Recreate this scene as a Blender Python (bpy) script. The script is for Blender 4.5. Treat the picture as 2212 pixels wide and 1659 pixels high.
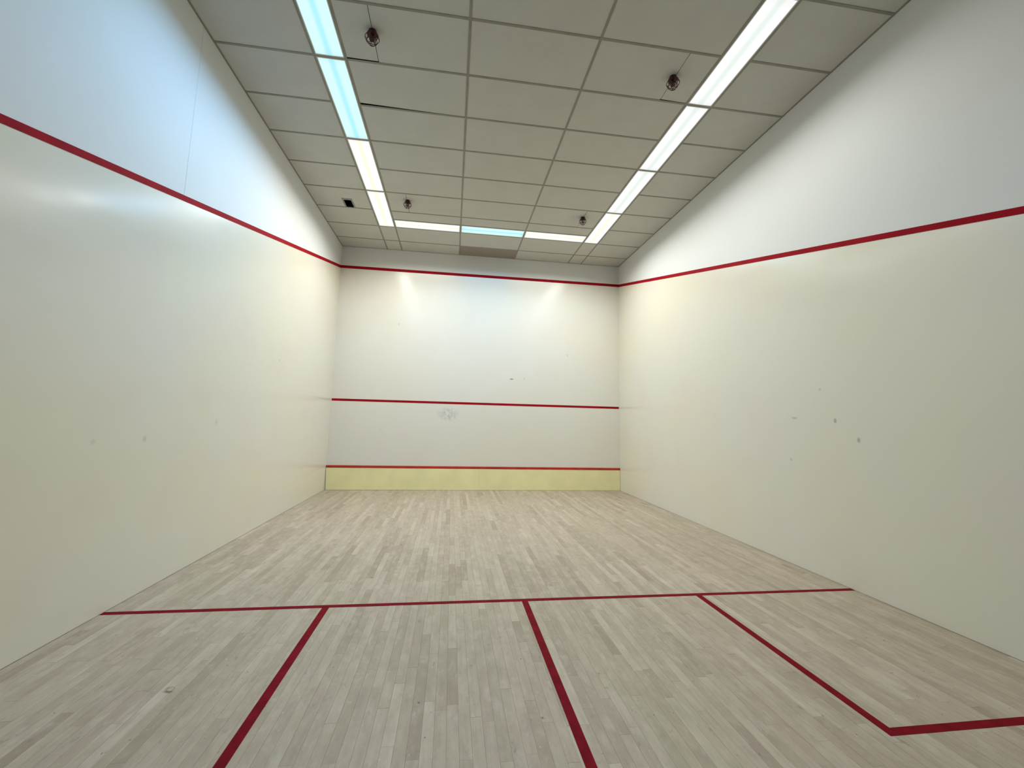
import bpy, bmesh, math, random
from mathutils import Vector, Matrix

for o in list(bpy.data.objects):
    bpy.data.objects.remove(o)
scene = bpy.context.scene
C = scene.collection

# ------------------------------------------------------------------ camera
W, L, H = 6.0906, 9.75, 5.0138          # court: 20 ft wide, front wall at y = 0, back wall at y = -L
CAM = Vector((2.4262, -8.6623, 1.4425))
YAW, PITCH, ROLL = 0.1299, 0.1124, 0.0248
FPX, UX, UY = 884.05, 1094.2, 808.6
fw = Vector((math.sin(YAW) * math.cos(PITCH), math.cos(YAW) * math.cos(PITCH), math.sin(PITCH)))
r0 = Vector((math.cos(YAW), -math.sin(YAW), 0))
u0 = r0.cross(fw)
rt = r0 * math.cos(ROLL) + u0 * math.sin(ROLL)
up = -r0 * math.sin(ROLL) + u0 * math.cos(ROLL)
cd = bpy.data.cameras.new('camera')
cam = bpy.data.objects.new('camera', cd)
C.objects.link(cam)
cam.matrix_world = Matrix(((rt.x, up.x, -fw.x, CAM.x), (rt.y, up.y, -fw.y, CAM.y), (rt.z, up.z, -fw.z, CAM.z), (0, 0, 0, 1)))
cd.sensor_fit = 'HORIZONTAL'
cd.sensor_width = 36
cd.lens = FPX / 2212 * 36
cd.shift_x = (1106 - UX) / 2212
cd.shift_y = (UY - 829.5) / 2212
cd.clip_start = 0.05
scene.camera = cam

# ------------------------------------------------------------------ world, exposure, lamp levels
wd = bpy.data.worlds.new('world')
scene.world = wd
wd.use_nodes = True
wd.node_tree.nodes['Background'].inputs[0].default_value = (0.02, 0.02, 0.02, 1)
wd.node_tree.nodes['Background'].inputs[1].default_value = 0.0
vs = scene.view_settings
vs.view_transform = 'Standard'
vs.look = 'None'
vs.gamma = 1
vs.use_curve_mapping = False
vs.exposure = 0.0
LAMP_W = 18.6                            # watts of each ceiling light (the light sits in its builder)
TINT = {'white': (0.95, 0.995, 0.99), 'warm': (0.98, 1.0, 0.965), 'cool': (0.45, 0.86, 1.35)}
POWER = {'white': 0.86, 'warm': 1.34, 'cool': 1.06}   # the cyan tubes are visibly dimmer
SPREAD = math.radians(156)               # prismatic lenses cut off the shallow angles

# ------------------------------------------------------------------ helpers
def tag(o, label=None, cat=None, group=None, kind=None):
    if label: o['label'] = label
    if cat: o['category'] = cat
    if group: o['group'] = group
    if kind: o['kind'] = kind
    return o

def mesh_obj(name, verts, faces, mats, parent=None, fmat=None, smooth=False):
    me = bpy.data.meshes.new(name)
    me.from_pydata([tuple(v) for v in verts], [], faces)
    for m in (mats if isinstance(mats, (list, tuple)) else [mats]):
        me.materials.append(m)
    if fmat:
        for p, i in zip(me.polygons, fmat): p.material_index = i
    if smooth:
        for p in me.polygons: p.use_smooth = True
    me.update()
    o = bpy.data.objects.new(name, me)
    C.objects.link(o)
    if parent: o.parent = parent
    return o

def obj_bm(name, bm, mat, parent=None, smooth=False):
    bmesh.ops.recalc_face_normals(bm, faces=bm.faces)
    me = bpy.data.meshes.new(name)
    bm.to_mesh(me); bm.free()
    me.materials.append(mat)
    if smooth:
        for p in me.polygons: p.use_smooth = True
    o = bpy.data.objects.new(name, me)
    C.objects.link(o)
    if parent: o.parent = parent
    return o

BOXF = [(0, 3, 2, 1), (4, 5, 6, 7), (0, 1, 5, 4), (1, 2, 6, 5), (2, 3, 7, 6), (3, 0, 4, 7)]
def box_v(x0, x1, y0, y1, z0, z1):
    return [(x0, y0, z0), (x1, y0, z0), (x1, y1, z0), (x0, y1, z0), (x0, y0, z1), (x1, y0, z1), (x1, y1, z1), (x0, y1, z1)]

def box(name, x0, x1, y0, y1, z0, z1, mat, parent=None):
    return mesh_obj(name, box_v(x0, x1, y0, y1, z0, z1), BOXF, mat, parent)

def add_box(bm, x0, x1, y0, y1, z0, z1):
    vs_ = [bm.verts.new(v) for v in box_v(x0, x1, y0, y1, z0, z1)]
    for f in BOXF: bm.faces.new([vs_[i] for i in f])

def prism(name, outline, z0, z1, mat, parent=None):
    n = len(outline)
    a = sum(outline[i][0] * outline[(i + 1) % n][1] - outline[(i + 1) % n][0] * outline[i][1] for i in range(n))
    if a < 0: outline = outline[::-1]
    v = [(x, y, z0) for x, y in outline] + [(x, y, z1) for x, y in outline]
    f = [tuple(range(n))[::-1], tuple(range(n, 2 * n))] + [(i, (i + 1) % n, n + (i + 1) % n, n + i) for i in range(n)]
    return mesh_obj(name, v, f, mat, parent)

def tube(bm, pts, r, seg=6, closed=False):
    pts = [Vector(p) for p in pts]
    n = len(pts); rings = []
    for i, p in enumerate(pts):
        if closed: t = (pts[(i + 1) % n] - pts[i - 1]).normalized()
        else: t = (pts[min(i + 1, n - 1)] - pts[max(i - 1, 0)]).normalized()
        a = Vector((0, 0, 1)) if abs(t.z) < 0.9 else Vector((1, 0, 0))
        u = t.cross(a).normalized(); w = t.cross(u)
        rings.append([bm.verts.new(p + (u * math.cos(k * 2 * math.pi / seg) + w * math.sin(k * 2 * math.pi / seg)) * r) for k in range(seg)])
    for i in range(n if closed else n - 1):
        A, B = rings[i], rings[(i + 1) % n]
        for k in range(seg): bm.faces.new((A[k], A[(k + 1) % seg], B[(k + 1) % seg], B[k]))
    if not closed:
        bm.faces.new(rings[0]); bm.faces.new(rings[-1])

def lathe(bm, prof, seg=20):
    rings = [[bm.verts.new((r * math.cos(k * 2 * math.pi / seg), r * math.sin(k * 2 * math.pi / seg), z)) for k in range(seg)] for r, z in prof]
    for A, B in zip(rings, rings[1:]):
        for k in range(seg): bm.faces.new((A[k], A[(k + 1) % seg], B[(k + 1) % seg], B[k]))
    bm.faces.new(rings[0]); bm.faces.new(rings[-1])

# ------------------------------------------------------------------ materials
class NT:
    def __init__(s, name):
        s.m = bpy.data.materials.new(name); s.m.use_nodes = True
        s.t = s.m.node_tree; s.n = s.t.nodes; s.l = s.t.links
        s.b = s.n['Principled BSDF']
    def node(s, kind, **kw):
        x = s.n.new(kind)
        for k, v in kw.items(): setattr(x, k, v)
        return x
    def put(s, sock, v):
        if isinstance(v, bpy.types.NodeSocket): s.l.new(v, sock)
        elif isinstance(v, (tuple, list)) and len(v) == 3 and sock.type == 'RGBA': sock.default_value = (*v, 1)
        else: sock.default_value = v
    def pos(s):
        return s.node('ShaderNodeNewGeometry').outputs['Position']
    def mapping(s, vec, loc=(0, 0, 0), scale=(1, 1, 1)):
        m = s.node('ShaderNodeMapping'); s.put(m.inputs['Vector'], vec)
        m.inputs['Location'].default_value = loc; m.inputs['Scale'].default_value = scale
        return m.outputs[0]
    def noise(s, vec, scale, detail=3.0, rough=0.5):
        x = s.node('ShaderNodeTexNoise'); s.put(x.inputs['Vector'], vec)
        x.inputs['Scale'].default_value = scale; x.inputs['Detail'].default_value = detail; x.inputs['Roughness'].default_value = rough
        return x.outputs[0]
    def math(s, op, a, b=0.0, clamp=False):
        x = s.node('ShaderNodeMath', operation=op, use_clamp=clamp); s.put(x.inputs[0], a); s.put(x.inputs[1], b)
        return x.outputs[0]
    def rng(s, v, a, b, c=0.0, d=1.0):
        x = s.node('ShaderNodeMapRange'); s.put(x.inputs[0], v)
        for i, q in zip((1, 2, 3, 4), (a, b, c, d)): x.inputs[i].default_value = q
        return x.outputs[0]
    def mix(s, f, a, b, mode='MIX'):
        x = s.node('ShaderNodeMix', data_type='RGBA', blend_type=mode)
        s.put(x.inputs[0], f); s.put(x.inputs[6], a); s.put(x.inputs[7], b)
        return x.outputs[2]
    def bump(s, h, strength, dist):
        x = s.node('ShaderNodeBump'); s.put(x.inputs['Height'], h)
        x.inputs['Strength'].default_value = strength; x.inputs['Distance'].default_value = dist
        return x.outputs[0]
    def done(s, col, rough=0.5, normal=None, spec=0.5, metal=0.0):
        s.put(s.b.inputs['Base Color'], col); s.put(s.b.inputs['Roughness'], rough)
        s.b.inputs['Specular IOR Level'].default_value = spec; s.b.inputs['Metallic'].default_value = metal
        if normal is not None: s.put(s.b.inputs['Normal'], normal)
        return s.m

def scuffs(t, col, spots, dark):
    """ball marks and scrapes: (centre, radii, strength, break-up noise scale)"""
    p = t.pos()
    for c, r, st, ns in spots:
        m = t.mapping(p, (-c[0] / r[0], -c[1] / r[1], -c[2] / r[2]), (1 / r[0], 1 / r[1], 1 / r[2]))
        ln = t.node('ShaderNodeVectorMath', operation='LENGTH'); t.put(ln.inputs[0], m)
        k = t.rng(ln.outputs['Value'], 1.0, 0.45, 0.0, 1.0)
        if ns:
            k = t.math('MULTIPLY', k, t.rng(t.noise(p, ns, 4, 0.65), 0.41, 0.60, 0.0, 1.0))
        col = t.mix(t.math('MULTIPLY', k, st), col, dark)
    return col

def mat_plaster(name, base, warm, pink, rough, spots=(), streak=(1, 1, 1), spec=0.5, bump=0.05):
    t = NT(name); p = t.pos()
    big = t.noise(p, 0.55, 3, 0.55); mid = t.noise(t.mapping(p, (7, 3, 1)), 1.3, 3)
    col = t.mix(t.rng(big, 0.4, 0.68), base, warm)
    col = t.mix(t.rng(mid, 0.5, 0.75, 0, 0.7), col, pink)
    col = scuffs(t, col, spots, (0.17, 0.18, 0.18))
    st = t.noise(t.mapping(p, (0, 0, 0), streak), 2.2, 5, 0.65)
    fine = t.noise(p, 60, 2, 0.5)
    wav = t.noise(t.mapping(p, (3, 5, 2), streak), 1.1, 2)
    h = t.math('ADD', t.math('MULTIPLY', wav, 2.0), t.math('MULTIPLY', fine, 0.02))
    ro = t.rng(st, 0.15, 0.85, rough - 0.09, rough + 0.10)
    return t.done(col, ro, t.bump(h, bump, 0.02), spec)

CREAM, CREAM_W, CREAM_P = (0.765, 0.74, 0.665), (0.775, 0.73, 0.62), (0.765, 0.70, 0.63)
SIDE, SIDE_W, SIDE_P = (0.775, 0.735, 0.635), (0.785, 0.73, 0.575), (0.775, 0.69, 0.595)   # slightly warmer cream for the side walls
SP_FRONT = [((2.35, 0, 1.55), (0.25, 0.2, 0.165), 0.36, 17.0), ((3.669, 0, 2.329), (0.055, 0.2, 0.018), 0.75, 0), ((3.95, 0, 2.34), (0.02, 0.2, 0.02), 0.3, 0),
            ((1.0, 0, 1.2), (0.03, 0.2, 0.015), 0.2, 0), ((4.9, 0, 2.9), (0.02, 0.2, 0.03), 0.25, 0), ((1.25, 0, 3.4), (0.02, 0.2, 0.03), 0.25, 0)]
SP_LEFT = [((0, -5.0, 1.226), (0.2, 0.028, 0.03), 0.22, 0), ((0, -5.48, 1.226), (0.2, 0.025, 0.025), 0.14, 0), ((0, -4.01, 1.351), (0.2, 0.03, 0.03), 0.16, 0),
           ((0, -0.35, 1.775), (0.2, 0.9, 0.022), 0.16, 0), ((0, -0.3, 0.46), (0.2, 0.8, 0.02), 0.14, 0), ((0, -2.6, 2.2), (0.2, 0.02, 0.02), 0.3, 0)]
SP_RIGHT = [((W, -4.67, 1.546), (0.2, 0.045, 0.014), 0.35, 0), ((W, -5.146, 1.518), (0.2, 0.02, 0.03), 0.5, 0), ((W, -5.365, 1.344), (0.2, 0.02, 0.03), 0.5, 0),
            ((W, -0.3, 1.77), (0.2, 0.7, 0.02), 0.12, 0), ((W, -5.0, 1.83), (0.2, 0.02, 0.02), 0.25, 0), ((W, -4.6, 1.1), (0.2, 0.02, 0.02), 0.25, 0)]
M_FRONT = mat_plaster('cream court plaster front', CREAM, CREAM_W, CREAM_P, 0.205, SP_FRONT, (0.6, 1, 1.0), 0.5)
M_LEFT = mat_plaster('cream court plaster left', SIDE, SIDE_W, SIDE_P, 0.205, SP_LEFT, (1, 0.35, 1.2))
M_RIGHT = mat_plaster('cream court plaster right', SIDE, SIDE_W, SIDE_P, 0.205, SP_RIGHT, (1, 0.35, 1.2))
M_UPPER = mat_plaster('white flat paint above the out line', (0.745, 0.75, 0.725), (0.745, 0.74, 0.705), (0.745, 0.735, 0.71), 0.62, (), (1, 1, 1), 0.25, 0.04)

def mat_simple(name, col, rough=0.5, spec=0.5, metal=0.0, var=0.08, scale=8.0):
    t = NT(name); p = t.pos()
    dk = tuple(c * (1 - var) for c in col)
    lt = tuple(min(1, c * (1 + var)) for c in col)
    return t.done(t.mix(t.rng(t.noise(p, scale, 3), 0.35, 0.65), dk, lt), rough, None, spec, metal)

M_RED_WALL = mat_simple('red wall line paint', (0.32, 0.004, 0.012), 0.6, 0.06, 0, 0.12, 5)
M_RED_FLOOR = mat_simple('red floor line paint', (0.185, 0.003, 0.010), 0.7, 0.06, 0, 0.18, 14)
M_RED_TIN = mat_simple('red tin rail paint', (0.40, 0.025, 0.014), 0.45, 0.25, 0, 0.15, 4)
M_TIN = mat_simple('pale yellow tin paint', (0.86, 0.79, 0.43), 0.5, 0.35, 0, 0.04, 3)
M_BAR = mat_simple('dull taupe grid steel', (0.28, 0.268, 0.215), 0.55, 0.3, 0, 0.08, 6)
M_FRAME = mat_simple('white enamel fixture frame', (0.62, 0.63, 0.60), 0.4, 0.5, 0, 0.03, 4)
M_HOUSING = mat_simple('fixture housing', (0.7, 0.7, 0.68), 0.5)
M_DARK = mat_simple('dark void above the tiles', (0.012, 0.011, 0.01), 0.9, 0.1)
M_VENT = mat_simple('grey galvanised steel', (0.26, 0.26, 0.25), 0.5, 0.4, 0.3, 0.15, 20)
M_CAGE = mat_simple('dark red guard wire', (0.06, 0.003, 0.004), 0.45, 0.4, 0, 0.2, 30)
M_HEAD = mat_simple('dark bronze sprinkler body', (0.035, 0.008, 0.007), 0.45, 0.5, 0.3, 0.2, 30)
M_SUB = mat_simple('dark subfloor', (0.06, 0.05, 0.04), 0.9, 0.1)

def mat_tile(name, base, pit):
    t = NT(name); p = t.pos()
    rnd = t.node('ShaderNodeObjectInfo').outputs['Random']
    v = t.node('ShaderNodeTexVoronoi'); t.put(v.inputs['Vector'], t.mapping(p, (0, 0, 0), (1, 1, 1))); v.inputs['Scale'].default_value = 38
    n = t.noise(p, 3.0, 4, 0.6)
    col = t.mix(t.rng(n, 0.3, 0.7, 0, 1), base, tuple(c * 0.94 for c in base))
    col = t.mix(t.rng(rnd, 0, 1, 0, 0.06), col, (0.55, 0.50, 0.42))
    speck = t.math('MULTIPLY', t.rng(v.outputs['Distance'], 0.16, 0.08), t.rng(t.noise(p, 2.5, 2), 0.52, 0.62))
    col = t.mix(t.math('MULTIPLY', speck, pit), col, (0.3, 0.25, 0.19))
    h = t.math('ADD', t.math('MULTIPLY', t.noise(p, 140, 3), 1.0), t.math('MULTIPLY', v.outputs['Distance'], 0.4))
    return t.done(col, 0.9, t.bump(h, 0.12, 0.004), 0.15)
M_TILE = mat_tile('white mineral ceiling tile', (0.58, 0.57, 0.52), 0.25)
M_TILE_G = mat_tile('taupe replacement ceiling tile', (0.33, 0.285, 0.24), 0.0)

def mat_wood():
    t = NT('worn pale maple'); p = t.pos()
    tone = t.node('ShaderNodeAttribute', attribute_name='tone').outputs['Fac']
    hue = t.node('ShaderNodeAttribute', attribute_name='hue').outputs['Fac']
    off = t.node('ShaderNodeCombineXYZ'); t.put(off.inputs[0], t.math('MULTIPLY', tone, 37.0)); t.put(off.inputs[1], t.math('MULTIPLY', hue, 91.0))
    va = t.node('ShaderNodeVectorMath', operation='ADD'); t.put(va.inputs[0], p); t.put(va.inputs[1], off.outputs[0])
    grain = t.noise(t.mapping(va.outputs[0], (0, 0, 0), (28, 1.1, 1)), 2.0, 5, 0.62)
    patch = t.noise(t.mapping(p, (0, 0, 0), (1, 0.5, 1)), 0.9, 4, 0.6)
    blot = t.noise(t.mapping(va.outputs[0], (2, 4, 0), (6, 2.2, 1)), 2.0, 4, 0.65)
    c = t.mix(hue, (0.43, 0.316, 0.226), (0.41, 0.322, 0.215))
    c = t.mix(t.rng(tone, 0.0, 1.0, 0, 1), t.mix(0.40, c, (0.25, 0.195, 0.14)), t.mix(0.40, c, (0.70, 0.61, 0.48)))
    c = t.mix(t.rng(grain, 0.35, 0.75, 0, 0.40), c, (0.33, 0.27, 0.205))
    c = t.mix(t.rng(blot, 0.55, 0.75, 0, 0.35), c, (0.66, 0.60, 0.50))
    c = t.mix(t.rng(patch, 0.5, 0.70, 0, 0.45), c, (0.37, 0.325, 0.21))
    mot = t.noise(t.mapping(va.outputs[0], (7, 1, 0), (2.2, 1.0, 1)), 5.0, 5, 0.7)
    c = t.mix(t.rng(mot, 0.50, 0.72, 0, 0.40), c, (0.26, 0.205, 0.145))
    c = t.mix(t.rng(mot, 0.48, 0.28, 0, 0.40), c, (0.60, 0.51, 0.39))
    # nicks and grey scuffs
    n1 = t.noise(t.mapping(p, (5, 1, 0), (1.6, 0.7, 1)), 11.0, 4, 0.7)
    c = t.mix(t.rng(n1, 0.635, 0.72, 0, 0.5), c, (0.16, 0.135, 0.11))
    n2 = t.noise(t.mapping(p, (1, 9, 0), (2.2, 1.2, 1)), 13.0, 4, 0.7)
    c = t.mix(t.rng(n2, 0.65, 0.73, 0, 0.4), c, (0.78, 0.72, 0.62))
    n3 = t.noise(t.mapping(p, (11, 2, 0)), 24.0, 2, 0.6)
    c = t.mix(t.rng(n3, 0.725, 0.76, 0, 0.75), c, (0.06, 0.05, 0.045))
    c = scuffs(t, c, [((1.012, -6.141, 0), (0.035, 0.03, 0.2), 0.8, 30.0), ((1.03, -6.16, 0), (0.02, 0.012, 0.2), 0.7, 0)], (0.08, 0.06, 0.05))
    return t.done(c, t.rng(grain, 0.3, 0.7, 0.5, 0.62), t.bump(grain, 0.08, 0.002), 0.35)
M_WOOD = mat_wood()

def mat_lens(name, edge, core, strength):
    """prismatic acrylic panel lit from behind by two tubes: local x is across the fixture"""
    t = NT(name)
    oc = t.node('ShaderNodeTexCoord').outputs['Object']
    sx = t.node('ShaderNodeSeparateXYZ'); t.put(sx.inputs[0], oc)
    ax = t.math('ABSOLUTE', sx.outputs[0])
    mid = t.rng(ax, 0.045, 0.012)                       # gap between the two tubes
    wx = t.math('SINE', t.math('MULTIPLY', sx.outputs[0], 700.0)); wy = t.math('SINE', t.math('MULTIPLY', sx.outputs[1], 500.0))
    pr = t.rng(t.math('MULTIPLY', wx, wy), -1, 1, 0.90, 1.06)
    end = t.rng(t.math('ABSOLUTE', sx.outputs[1]), 0.50, 0.59, 1.0, 0.93)
    col = t.mix(mid, edge, core)
    e = t.node('ShaderNodeEmission'); t.put(e.inputs[0], col); t.put(e.inputs[1], t.math('MULTIPLY', t.math('MULTIPLY', pr, end), strength))
    t.l.new(e.outputs[0], t.n['Material Output'].inputs['Surface'])
    return t.m
M_LENS = {'white': mat_lens('lit lens neutral white', (1.0, 1.0, 1.0), (0.84, 0.93, 0.86), 1.03),
          'warm': mat_lens('lit lens warm white', (1.0, 1.0, 0.97), (0.97, 1.0, 0.76), 1.06),
          'cool': mat_lens('lit lens cyan', (0.70, 1.0, 1.0), (0.46, 0.92, 1.0), 1.04)}

# ------------------------------------------------------------------ walls
Z_OUT, SLOPE, WT = 4.535, 0.2524, 0.10      # lower edge of the out line on the front wall; fall of the side lines
TOP = H + 0.45
def zside(y): return Z_OUT + SLOPE * y       # y is negative

LW = 0.047                                   # line width
def side_wall(name, x, sgn, mat, seams):
    """inner face split at the sloping out line (gloss plaster below, flat paint above); shallow panel joints above"""
    v, f, fm = [], [], []
    def quad(a, b, c, d, m):
        i = len(v); v.extend([a, b, c, d]); f.append((i, i + 1, i + 2, i + 3) if sgn > 0 else (i + 3, i + 2, i + 1, i)); fm.append(m)
    quad((x, 0, 0), (x, -L, 0), (x, -L, zside(-L)), (x, 0, zside(0)), 0)
    ys = [0.0]
    for s in seams: ys += [s + 0.004, s, s - 0.004]
    ys.append(-L)
    for a, b in zip(ys, ys[1:]):
        da = 0.003 if a in seams else 0.0; db = 0.003 if b in seams else 0.0
        xa, xb = x - sgn * da, x - sgn * db
        quad((xa, a, zside(a)), (xb, b, zside(b)), (xb, b, TOP), (xa, a, TOP), 1)
    xo = x - sgn * WT
    quad((xo, -L, 0), (xo, 0, 0), (xo, 0, TOP), (xo, -L, TOP), 1)
    quad((x, 0, 0), (x, 0, TOP), (xo, 0, TOP), (xo, 0, 0), 1)
    quad((x, -L, TOP), (x, -L, 0), (xo, -L, 0), (xo, -L, TOP), 1)
    quad((x, 0, TOP), (x, -L, TOP), (xo, -L, TOP), (xo, 0, TOP), 1)
    quad((x, -L, 0), (x, 0, 0), (xo, 0, 0), (xo, -L, 0), 1)
    return tag(mesh_obj(name, v, f, [mat, M_UPPER], None, fm), kind='structure')
wl = side_wall('wall_left', 0.0, 1, M_LEFT, [-4.885])
wr = side_wall('wall_right', W, -1, M_RIGHT, [])
tag(wl, 'left wall, glossy cream plaster below the sloping red line, white paint above')
tag(wr, 'right wall, glossy cream plaster below the sloping red line, white paint above')

def cross_wall(name, y, sgn, zsplit, mat):
    yo = y + sgn * WT
    x0, x1 = -WT, W + WT
    v = [(x0, y, 0), (x1, y, 0), (x1, y, zsplit), (x0, y, zsplit), (x1, y, TOP), (x0, y, TOP), (x0, yo, 0), (x1, yo, 0), (x1, yo, TOP), (x0, yo, TOP)]
    f = [(0, 1, 2, 3), (3, 2, 4, 5), (7, 6, 9, 8), (0, 6, 7, 1), (5, 4, 8, 9), (0, 3, 5, 9, 6), (1, 7, 8, 4, 2)]
    if sgn < 0: f = [q[::-1] for q in f]
    return tag(mesh_obj(name, v, f, [mat, M_UPPER], None, [0, 1, 1, 1, 1, 1, 1]), kind='structure')
wf = tag(cross_wall('wall_front', 0.0, 1, Z_OUT, M_FRONT), 'front wall facing the camera, glossy cream plaster with three red lines')
M_BACK = mat_simple('dark back wall to cut bounce', (0.06, 0.065, 0.06), 0.08, 0.5, 0, 0.05, 2)  # unseen wall made dark to cut light bounced onto the near court
wb = tag(cross_wall('wall_back', -L, -1, 2.6, M_BACK), 'back wall behind the camera, darkened below to cut bounce, white paint above')

PT = 0.002                                   # paint stands 2 mm proud
def side_line(x, sgn, parent):
    xi = x + sgn * PT
    o = []
    for xx in (x, xi):
        o += [(xx, 0, zside(0)), (xx, -L, zside(-L)), (xx, -L, zside(-L) + LW), (xx, 0, zside(0) + LW + 0.012)]
    return tag(mesh_obj('out_line', o, [(0, 1, 2, 3), (7, 6, 5, 4), (0, 4, 5, 1), (1, 5, 6, 2), (2, 6, 7, 3), (3, 7, 4, 0)], M_RED_WALL, parent), 'sloping red out line')
side_line(0, 1, wl); side_line(W, -1, wr)
tag(box('out_line', 0.002, W - 0.002, -PT, 0, Z_OUT, Z_OUT + 0.06, M_RED_WALL, wf), 'red out line near the ceiling')
tag(box('service_line', 0.012, W - 0.012, -PT, 0, 1.757, 1.803, M_RED_WALL, wf), 'red service line at mid height')

# ------------------------------------------------------------------ floor: slab, strip planks, painted lines
fl = tag(box('floor', -WT, W + WT, -L - WT, WT, -0.12, -0.02, M_SUB), 'worn pale maple strip floor with red court lines', kind='structure')
random.seed(11)
SW = 0.0571
planks = []
x = 0.004
while x < W - 0.006:
    x1 = min(x + SW, W - 0.004)
    y = -0.006 + random.uniform(0, 0.9)
    while y > -L:
        ln = random.choice((0.25, 0.35, 0.45, 0.6, 0.75, 0.9, 1.1, 1.4)) * random.uniform(0.85, 1.2)
        a, b = min(y, -0.004), max(y - ln, -L + 0.004)
        if a - b > 0.02:
            planks.append((x, x1 - 0.0007, b + 0.0007, a, min(1, max(0, random.choice((0.5,) * 10 + (0.95, 0.1)) + random.gauss(0, 0.17))), random.random(), random.uniform(-0.0004, 0.0002)))
        y -= ln
    x += SW

def pix(px, py, pz):
    d = Vector((px, py, pz)) - CAM
    z = d.dot(fw)
    if z < 0.3: return None
    return UX + FPX * d.dot(rt) / z, UY - FPX * d.dot(up) / z
def shown_area(p):
    pts = [pix(a, b, 0) for a, b in ((p[0], p[2]), (p[1], p[2]), (p[1], p[3]), (p[0], p[3]))]
    if any(q is None for q in pts): return 0
    cx = sum(q[0] for q in pts) / 4; cy = sum(q[1] for q in pts) / 4
    if not (0 < cx < 2212 and 0 < cy < 1659): return 0
    return abs(sum(pts[i][0] * pts[(i + 1) % 4][1] - pts[(i + 1) % 4][0] * pts[i][1] for i in range(4))) / 2
planks.sort(key=shown_area, reverse=True)

def plank_mesh(name, ps, parent):
    v, f, tn, hu = [], [], [], []
    for (a, b, c, d, t, h, dz) in ps:
        i = len(v)
        v += box_v(a, b, c, d, -0.02, dz)
        f += [tuple(i + k for k in q) for q in BOXF]
        tn += [t] * 6; hu += [h] * 6
    o = mesh_obj(name, v, f, M_WOOD, parent)
    for nm, data in (('tone', tn), ('hue', hu)):
        at = o.data.attributes.new(nm, 'FLOAT', 'FACE'); at.data.foreach_set('value', data)
    return o
for p in planks[:300]:
    plank_mesh('floor_plank', [p], fl)
tag(plank_mesh('floor_planks_far', planks[300:], fl), 'remaining narrow maple floor strips', kind='stuff')

FZ = 0.0009
def floor_line(name, x0, x1, y0, y1, label):
    return tag(box(name, x0, x1, y0, y1, -0.0005, FZ, M_RED_FLOOR, fl), label)
floor_line('short_line', 0.001, W - 0.001, -5.237, -5.191, 'red short line crossing the whole floor')
floor_line('half_court_line', 3.043, 3.093, -L + 0.002, -5.237, 'red half court line running to the back wall')
def box_line(label, xa, xb, wall):
    # L-shaped service box marking: along the court, then across to the side wall
    if wall == 0: o = [(xb, -5.237), (xb, -6.806), (0.001, -6.806), (0.001, -6.757), (xa, -6.757), (xa, -5.237)]
    else: o = [(xa, -5.237), (xa, -6.806), (W - 0.001, -6.806), (W - 0.001, -6.757), (xb, -6.757), (xb, -5.237)]
    tag(prism('service_box_line', o, -0.0005, FZ, M_RED_FLOOR, fl), label)
box_line('red service box line on the left side', 1.511, 1.562, 0)
box_line('red L-shaped service box line on the right side', 4.549, 4.600, 1)

# ------------------------------------------------------------------ tin on the front wall
tin = bpy.data.objects.new('tin_board', None); C.objects.link(tin)
tag(tin, 'low pale yellow tin board with red top rail along the front wall', 'board')
def tin_panel(xa_t, xa_b, xb):
    v = []
    for yy in (-0.028, -0.003):
        v += [(xa_b, yy, 0.004), (xb, yy, 0.004), (xb, yy, 0.432), (xa_t, yy, 0.432)]
    mesh_obj('tin_panel', v, [(0, 1, 2, 3), (7, 6, 5, 4), (0, 4, 5, 1), (1, 5, 6, 2), (2, 6, 7, 3), (3, 7, 4, 0)], M_TIN, tin)
tin_panel(0.006, 0.026, 3.030)
tin_panel(3.0312, 3.0312, W - 0.006)
v = []
for xx in (0.004, W - 0.004):
    v += [(xx, -0.030, 0.432), (xx, -0.003, 0.432), (xx, -0.003, 0.478), (xx, -0.024, 0.470)]
mesh_obj('top_rail', v, [(3, 2, 1, 0), (4, 5, 6, 7), (0, 1, 5, 4), (1, 2, 6, 5), (2, 3, 7, 6), (3, 0, 4, 7)], M_RED_TIN, tin)

# ------------------------------------------------------------------ suspended ceiling
T = 0.6096
Y0 = -0.4694
XA = 2.4539
XS = [0.0, XA - 2 * T - 0.3048, XA - 2 * T, XA, XA + 2 * T, XA + 4 * T, XA + 4 * T + 0.3048, W]
def row(n): return Y0 - n * T                # tee line n, counted from the front wall
N_END = 15
ys = [0.0] + [row(n) for n in range(N_END + 1)] + [-L]
ce = tag(box('ceiling', -WT, W + WT, -L - WT, WT, H + 0.40, H + 0.44, M_DARK), 'suspended ceiling of white tiles in a taupe metal grid', kind='structure')
BW = 0.024
ZT = H + 0.0005                              # tile underside

LAST_LIGHT = 13                             # the strips of lights run from line 1 to here
def lit_strip(n): return 1 <= n < LAST_LIGHT

# grid bars
for xx in XS[1:-1]:
    box('main_tee', xx - BW / 2, xx + BW / 2, -L, 0, H - 0.003, H, M_BAR, ce)
for i in range(7):
    xa, xb = XS[i] + (BW / 2 if i else 0), XS[i + 1] - (BW / 2 if i < 6 else 0)
    strip = i in (1, 5)
    for n in range(N_END + 1):
        if strip and 1 < n < LAST_LIGHT and n % 2 == 0: continue
        if i == 3 and n == 0: continue       # the bar beside the taupe tile is hidden by its edge
        box('cross_tee', xa, xb, row(n) - BW / 2, row(n) + BW / 2, H - 0.003, H, M_BAR, ce)
    for h in ((1.5, 12.5) if i in (2, 3, 4) else ()):
        box('cross_tee', xa, xb, row(h) - BW / 2, row(h) + BW / 2, H - 0.003, H, M_BAR, ce)
AW = 0.018
box('wall_angle', 0, AW, -L, 0, H - 0.0035, H - 0.003, M_BAR, ce)
box('wall_angle', W - AW, W, -L, 0, H - 0.0035, H - 0.003, M_BAR, ce)
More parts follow.
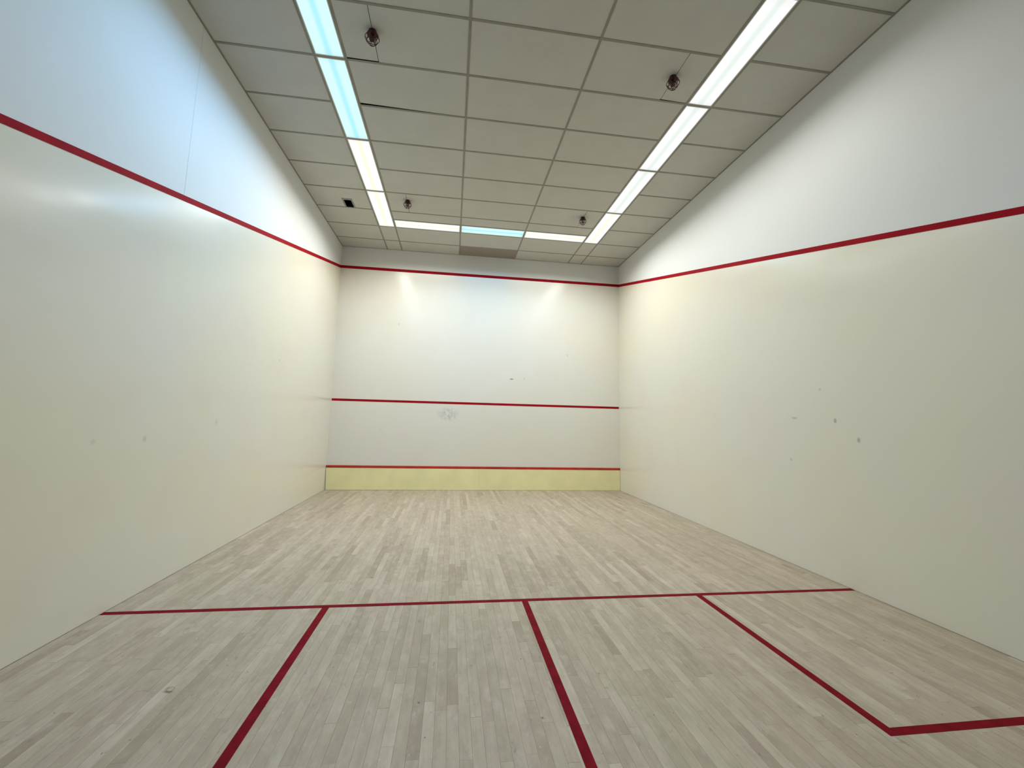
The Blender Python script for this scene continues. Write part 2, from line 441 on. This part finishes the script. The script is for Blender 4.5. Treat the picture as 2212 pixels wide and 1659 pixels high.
box('wall_angle', AW, W - AW, -0.010, 0, H - 0.0035, H - 0.003, M_BAR, ce)
box('wall_angle', AW, W - AW, -L, -L + AW, H - 0.0035, H - 0.003, M_BAR, ce)

# tiles
SEAM_L, SEAM_R = 1.553, 4.575
VX0, VX1, VY0, VY1 = 0.482, 0.652, -1.985, -1.700
def tile(x0, x1, y0, y1, mat=M_TILE, z=ZT, pull=(0, 0)):
    """y0 is the front edge; pull draws the front-left / front-right corner back from its tee"""
    return prism('ceiling_tile', [(x0 + 0.003, y1 + 0.003), (x1 - 0.003, y1 + 0.003), (x1 - 0.003, y0 - 0.003 - pull[1]), (x0 + 0.003, y0 - 0.003 - pull[0])], z, z + 0.016, mat, ce)
for i in range(7):
    x0, x1 = XS[i], XS[i + 1]
    for k in range(len(ys) - 1):
        n = k - 1                            # cell between line n and n + 1 (n = -1 touches the front wall)
        y0, y1 = ys[k], ys[k + 1]
        if i in (1, 5) and lit_strip(n): continue
        if i in (2, 3, 4) and n == 1:
            tile(x0, x1, row(1.5), y1); continue
        if i in (2, 3, 4) and n == 12:
            tile(x0, x1, y0, row(12.5)); continue
        if i == 3 and n == -1:
            tag(tile(x0 + 0.012, x1, y0, y1 - 0.012, M_TILE_G, H - 0.0015), 'taupe tile darker than the rest, against the front wall'); continue
        if i in (2, 4) and n in (7, 2):
            s = SEAM_L if i == 2 else SEAM_R
            near = n == 7
            tile(x0, s + 0.0015, y0, y1, pull=(0.022, 0.020) if near and i == 2 else (0, 0))
            tile(s + 0.0015, x1, y0, y1, pull=(0.019, 0.010) if near and i == 4 else (0, 0))
            continue
        if i == 2 and n == 6:
            tile(x0, x1, y0, y1, pull=(0.034, 0.004)); continue
        if i == 0 and y1 < VY0 < y0:
            o = [(x0 + 0.003, y1 + 0.003), (x1 - 0.003, y1 + 0.003), (x1 - 0.003, y0 - 0.003), (VX1, y0 - 0.003), (VX1, VY0), (VX0, VY0), (VX0, y0 - 0.003), (x0 + 0.003, y0 - 0.003)]
            prism('ceiling_tile', o, ZT, ZT + 0.016, M_TILE, ce); continue
        tile(x0, x1, y0, y1)

# ------------------------------------------------------------------ ceiling lights (lay-in troffers, 1 ft x 4 ft)
def troffer(cx, cy, length, rot, kind, label, group, power=1.0):
    root = bpy.data.objects.new('ceiling_light', None); C.objects.link(root)
    root.location = (cx, cy, H); root.rotation_euler = (0, 0, rot)
    tag(root, label, 'light', group)
    hx, hy = 0.3048 / 2 - BW / 2 - 0.001, length / 2 - BW / 2 - 0.001
    bm = bmesh.new()
    th = 0.0025
    add_box(bm, -hx, hx, -hy, hy, 0.098, 0.10)
    add_box(bm, -hx, -hx + th, -hy, hy, 0.012, 0.098); add_box(bm, hx - th, hx, -hy, hy, 0.012, 0.098)
    add_box(bm, -hx + th, hx - th, -hy, -hy + th, 0.012, 0.098); add_box(bm, -hx + th, hx - th, hy - th, hy, 0.012, 0.098)
    obj_bm('housing', bm, M_HOUSING, root)
    bm = bmesh.new(); fwid = 0.009
    add_box(bm, -hx, -hx + fwid, -hy, hy, -0.0035, 0.012); add_box(bm, hx - fwid, hx, -hy, hy, -0.0035, 0.012)
    add_box(bm, -hx + fwid, hx - fwid, -hy, -hy + fwid, -0.0035, 0.012); add_box(bm, -hx + fwid, hx - fwid, hy - fwid, hy, -0.0035, 0.012)
    obj_bm('lens_frame', bm, M_FRAME, root)
    lx, ly = hx - fwid, hy - fwid
    bm = bmesh.new()                         # shallow convex prismatic panel
    nx = 6
    rows = [[bm.verts.new((-lx + 2 * lx * i / nx, yy, 0.001 - 0.0035 * (1 - (2 * i / nx - 1) ** 2))) for i in range(nx + 1)] for yy in (-ly, ly)]
    for i in range(nx): bm.faces.new((rows[0][i], rows[1][i], rows[1][i + 1], rows[0][i + 1]))
    ext = bmesh.ops.extrude_face_region(bm, geom=list(bm.faces))
    bmesh.ops.translate(bm, vec=(0, 0, 0.003), verts=[g for g in ext['geom'] if isinstance(g, bmesh.types.BMVert)])
    lens = obj_bm('lens', bm, M_LENS[kind], root)
    ld = bpy.data.lights.new('ceiling_light_glow', 'AREA')
    ld.shape = 'RECTANGLE'; ld.size = 2 * lx; ld.size_y = 2 * ly
    ld.spread = SPREAD; ld.energy = LAMP_W * power * POWER[kind]; ld.color = TINT[kind]
    lo = bpy.data.objects.new('ceiling_light_glow', ld); C.objects.link(lo)
    lo.parent = root; lo.location = (0, 0, -0.006)
    return root

ORD = ['nearest the front wall', 'second from the front wall', 'third from the front wall', 'fourth from the front wall', 'fifth from front, behind the frame', 'sixth from front, behind the camera']
REAR = 0.01                                   # rear strip lamps dimmed so the near floor and walls stay darker
for side, cxs, kinds in (('left', (XS[1] + XS[2]) / 2, ['warm', 'warm', 'cool', 'cool', 'white', 'white']), ('right', (XS[5] + XS[6]) / 2, ['warm', 'white', 'white', 'white', 'white', 'white'])):
    for j in range((LAST_LIGHT - 1) // 2):
        a, b = row(1 + 2 * j), row(3 + 2 * j)
        kn = {'warm': 'warm white', 'white': 'bright white', 'cool': 'cyan tinted'}[kinds[j]]
        nm = ORD[j]
        troffer(cxs, (a + b) / 2, a - b, 0, kinds[j], '%s ceiling light panel in the %s strip, %s' % (kn, side, nm), 'ceiling lights in the %s strip' % side, REAR if j > 3 else 1.0)
for i, kd, lb in ((2, 'warm', 'white ceiling light panel in the short front row, left of the cyan one'),
                  (3, 'cool', 'cyan tinted ceiling light panel in the middle of the short front row'),
                  (4, 'warm', 'white ceiling light panel in the short front row, right of the cyan one')):
    troffer((XS[i] + XS[i + 1]) / 2, row(1.25), 2 * T, math.pi / 2, kd, lb, 'ceiling lights in the front row')

for i, kd, lb in ((2, 'warm', 'left ceiling light panel of the rear row behind the camera'), (3, 'cool', 'middle ceiling light panel of the rear row behind the camera'), (4, 'white', 'right ceiling light panel of the rear row behind the camera')):
    troffer((XS[i] + XS[i + 1]) / 2, row(12.75), 2 * T, math.pi / 2, kd, lb, 'ceiling lights in the rear row', 0.36)

# ------------------------------------------------------------------ sprinklers in wire guards
def sprinkler(x, y, label):
    root = bpy.data.objects.new('sprinkler', None); C.objects.link(root)
    root.location = (x, y, H)
    tag(root, label, 'sprinkler', 'caged sprinklers under the ceiling')
    bm = bmesh.new(); lathe(bm, [(0.036, 0.0), (0.036, -0.004), (0.024, -0.016), (0.014, -0.018)], 20)
    obj_bm('escutcheon', bm, M_HEAD, root)
    bm = bmesh.new(); lathe(bm, [(0.013, -0.016), (0.013, -0.034), (0.018, -0.036), (0.018, -0.046), (0.010, -0.048), (0.005, -0.052), (0.005, -0.076), (0.009, -0.078), (0.009, -0.088)], 12)
    obj_bm('sprinkler_body', bm, M_HEAD, root)
    for s in (-1, 1):
        bm = bmesh.new(); tube(bm, [(s * 0.013, 0, -0.042), (s * 0.021, 0, -0.056), (s * 0.017, 0, -0.074), (s * 0.006, 0, -0.088)], 0.0035, 6)
        obj_bm('frame_arm', bm, M_HEAD, root)
    bm = bmesh.new(); N = 24
    ring = []
    for z in (-0.089, -0.0915):
        ring.append([bm.verts.new(((0.026 if k % 2 else 0.019) * math.cos(2 * math.pi * k / N), (0.026 if k % 2 else 0.019) * math.sin(2 * math.pi * k / N), z)) for k in range(N)])
    bm.faces.new(ring[0]); bm.faces.new(ring[1][::-1])
    for k in range(N): bm.faces.new((ring[0][k], ring[0][(k + 1) % N], ring[1][(k + 1) % N], ring[1][k]))
    obj_bm('deflector', bm, M_HEAD, root)
    # guard: base plate, rings and bowed wires
    g = bmesh.new(); lathe(g, [(0.014, -0.032), (0.047, -0.028), (0.047, -0.032), (0.014, -0.036)], 20)
    gp = obj_bm('guard', g, M_CAGE, root)
    def prof(u):                             # radius and height along a bowed guard wire
        r = 0.042 + 0.022 * math.sin(math.pi * min(1, u * 1.25)) if u < 0.8 else 0.042 - 0.016 * (u - 0.8) / 0.2
        return r, -0.031 - 0.098 * u
    for k in range(8):
        a = 2 * math.pi * (k + 0.5) / 8
        bm = bmesh.new(); tube(bm, [(prof(u / 10)[0] * math.cos(a), prof(u / 10)[0] * math.sin(a), prof(u / 10)[1]) for u in range(11)], 0.0027, 5)
        obj_bm('guard_wire', bm, M_CAGE, gp)
    for u in (0.08, 0.42, 0.74, 1.0):
        r, z = prof(u)
        bm = bmesh.new(); tube(bm, [(r * math.cos(2 * math.pi * k / 20), r * math.sin(2 * math.pi * k / 20), z) for k in range(20)], 0.0028, 5, True)
        obj_bm('guard_ring', bm, M_CAGE, gp)
    bm = bmesh.new(); tube(bm, [(-0.026, 0, -0.129), (0.026, 0, -0.129)], 0.002, 5); tube(bm, [(0, -0.026, -0.129), (0, 0.026, -0.129)], 0.002, 5)
    obj_bm('guard_wire', bm, M_CAGE, gp)
    return root
sprinkler(1.556, -5.085, 'dark red caged sprinkler beside the nearer cyan light of the left strip')
sprinkler(4.556, -5.050, 'dark red caged sprinkler beside the near end of the right strip of lights')
sprinkler(1.566, -2.085, 'small dark red caged sprinkler above the left end of the front lights')
sprinkler(4.570, -2.060, 'small dark red caged sprinkler above the right end of the front lights')

# ------------------------------------------------------------------ vent opening in the left row of tiles
vent = bpy.data.objects.new('ceiling_vent', None); C.objects.link(vent)
vent.location = ((VX0 + VX1) / 2, (VY0 + VY1) / 2, H)
tag(vent, 'small rectangular ceiling vent with grey metal edge and black opening', 'vent')
hx, hy = (VX1 - VX0) / 2 - 0.001, (VY1 - VY0) / 2 - 0.001
bm = bmesh.new(); e = 0.024
add_box(bm, -hx, -hx + e, -hy, hy, -0.0025, 0.004); add_box(bm, hx - e, hx, -hy, hy, -0.0025, 0.004); add_box(bm, -hx + e, hx - e, -hy, -hy + 0.05, -0.0025, 0.004)
obj_bm('frame', bm, M_VENT, vent)
bm = bmesh.new(); t_ = 0.003
add_box(bm, -hx, -hx + t_, -hy, hy, 0.004, 0.25); add_box(bm, hx - t_, hx, -hy, hy, 0.004, 0.25)
add_box(bm, -hx + t_, hx - t_, -hy, -hy + t_, 0.004, 0.25); add_box(bm, -hx + t_, hx - t_, hy - t_, hy, 0.004, 0.25)
add_box(bm, -hx, hx, -hy, hy, 0.25, 0.253)
obj_bm('duct', bm, M_DARK, vent)
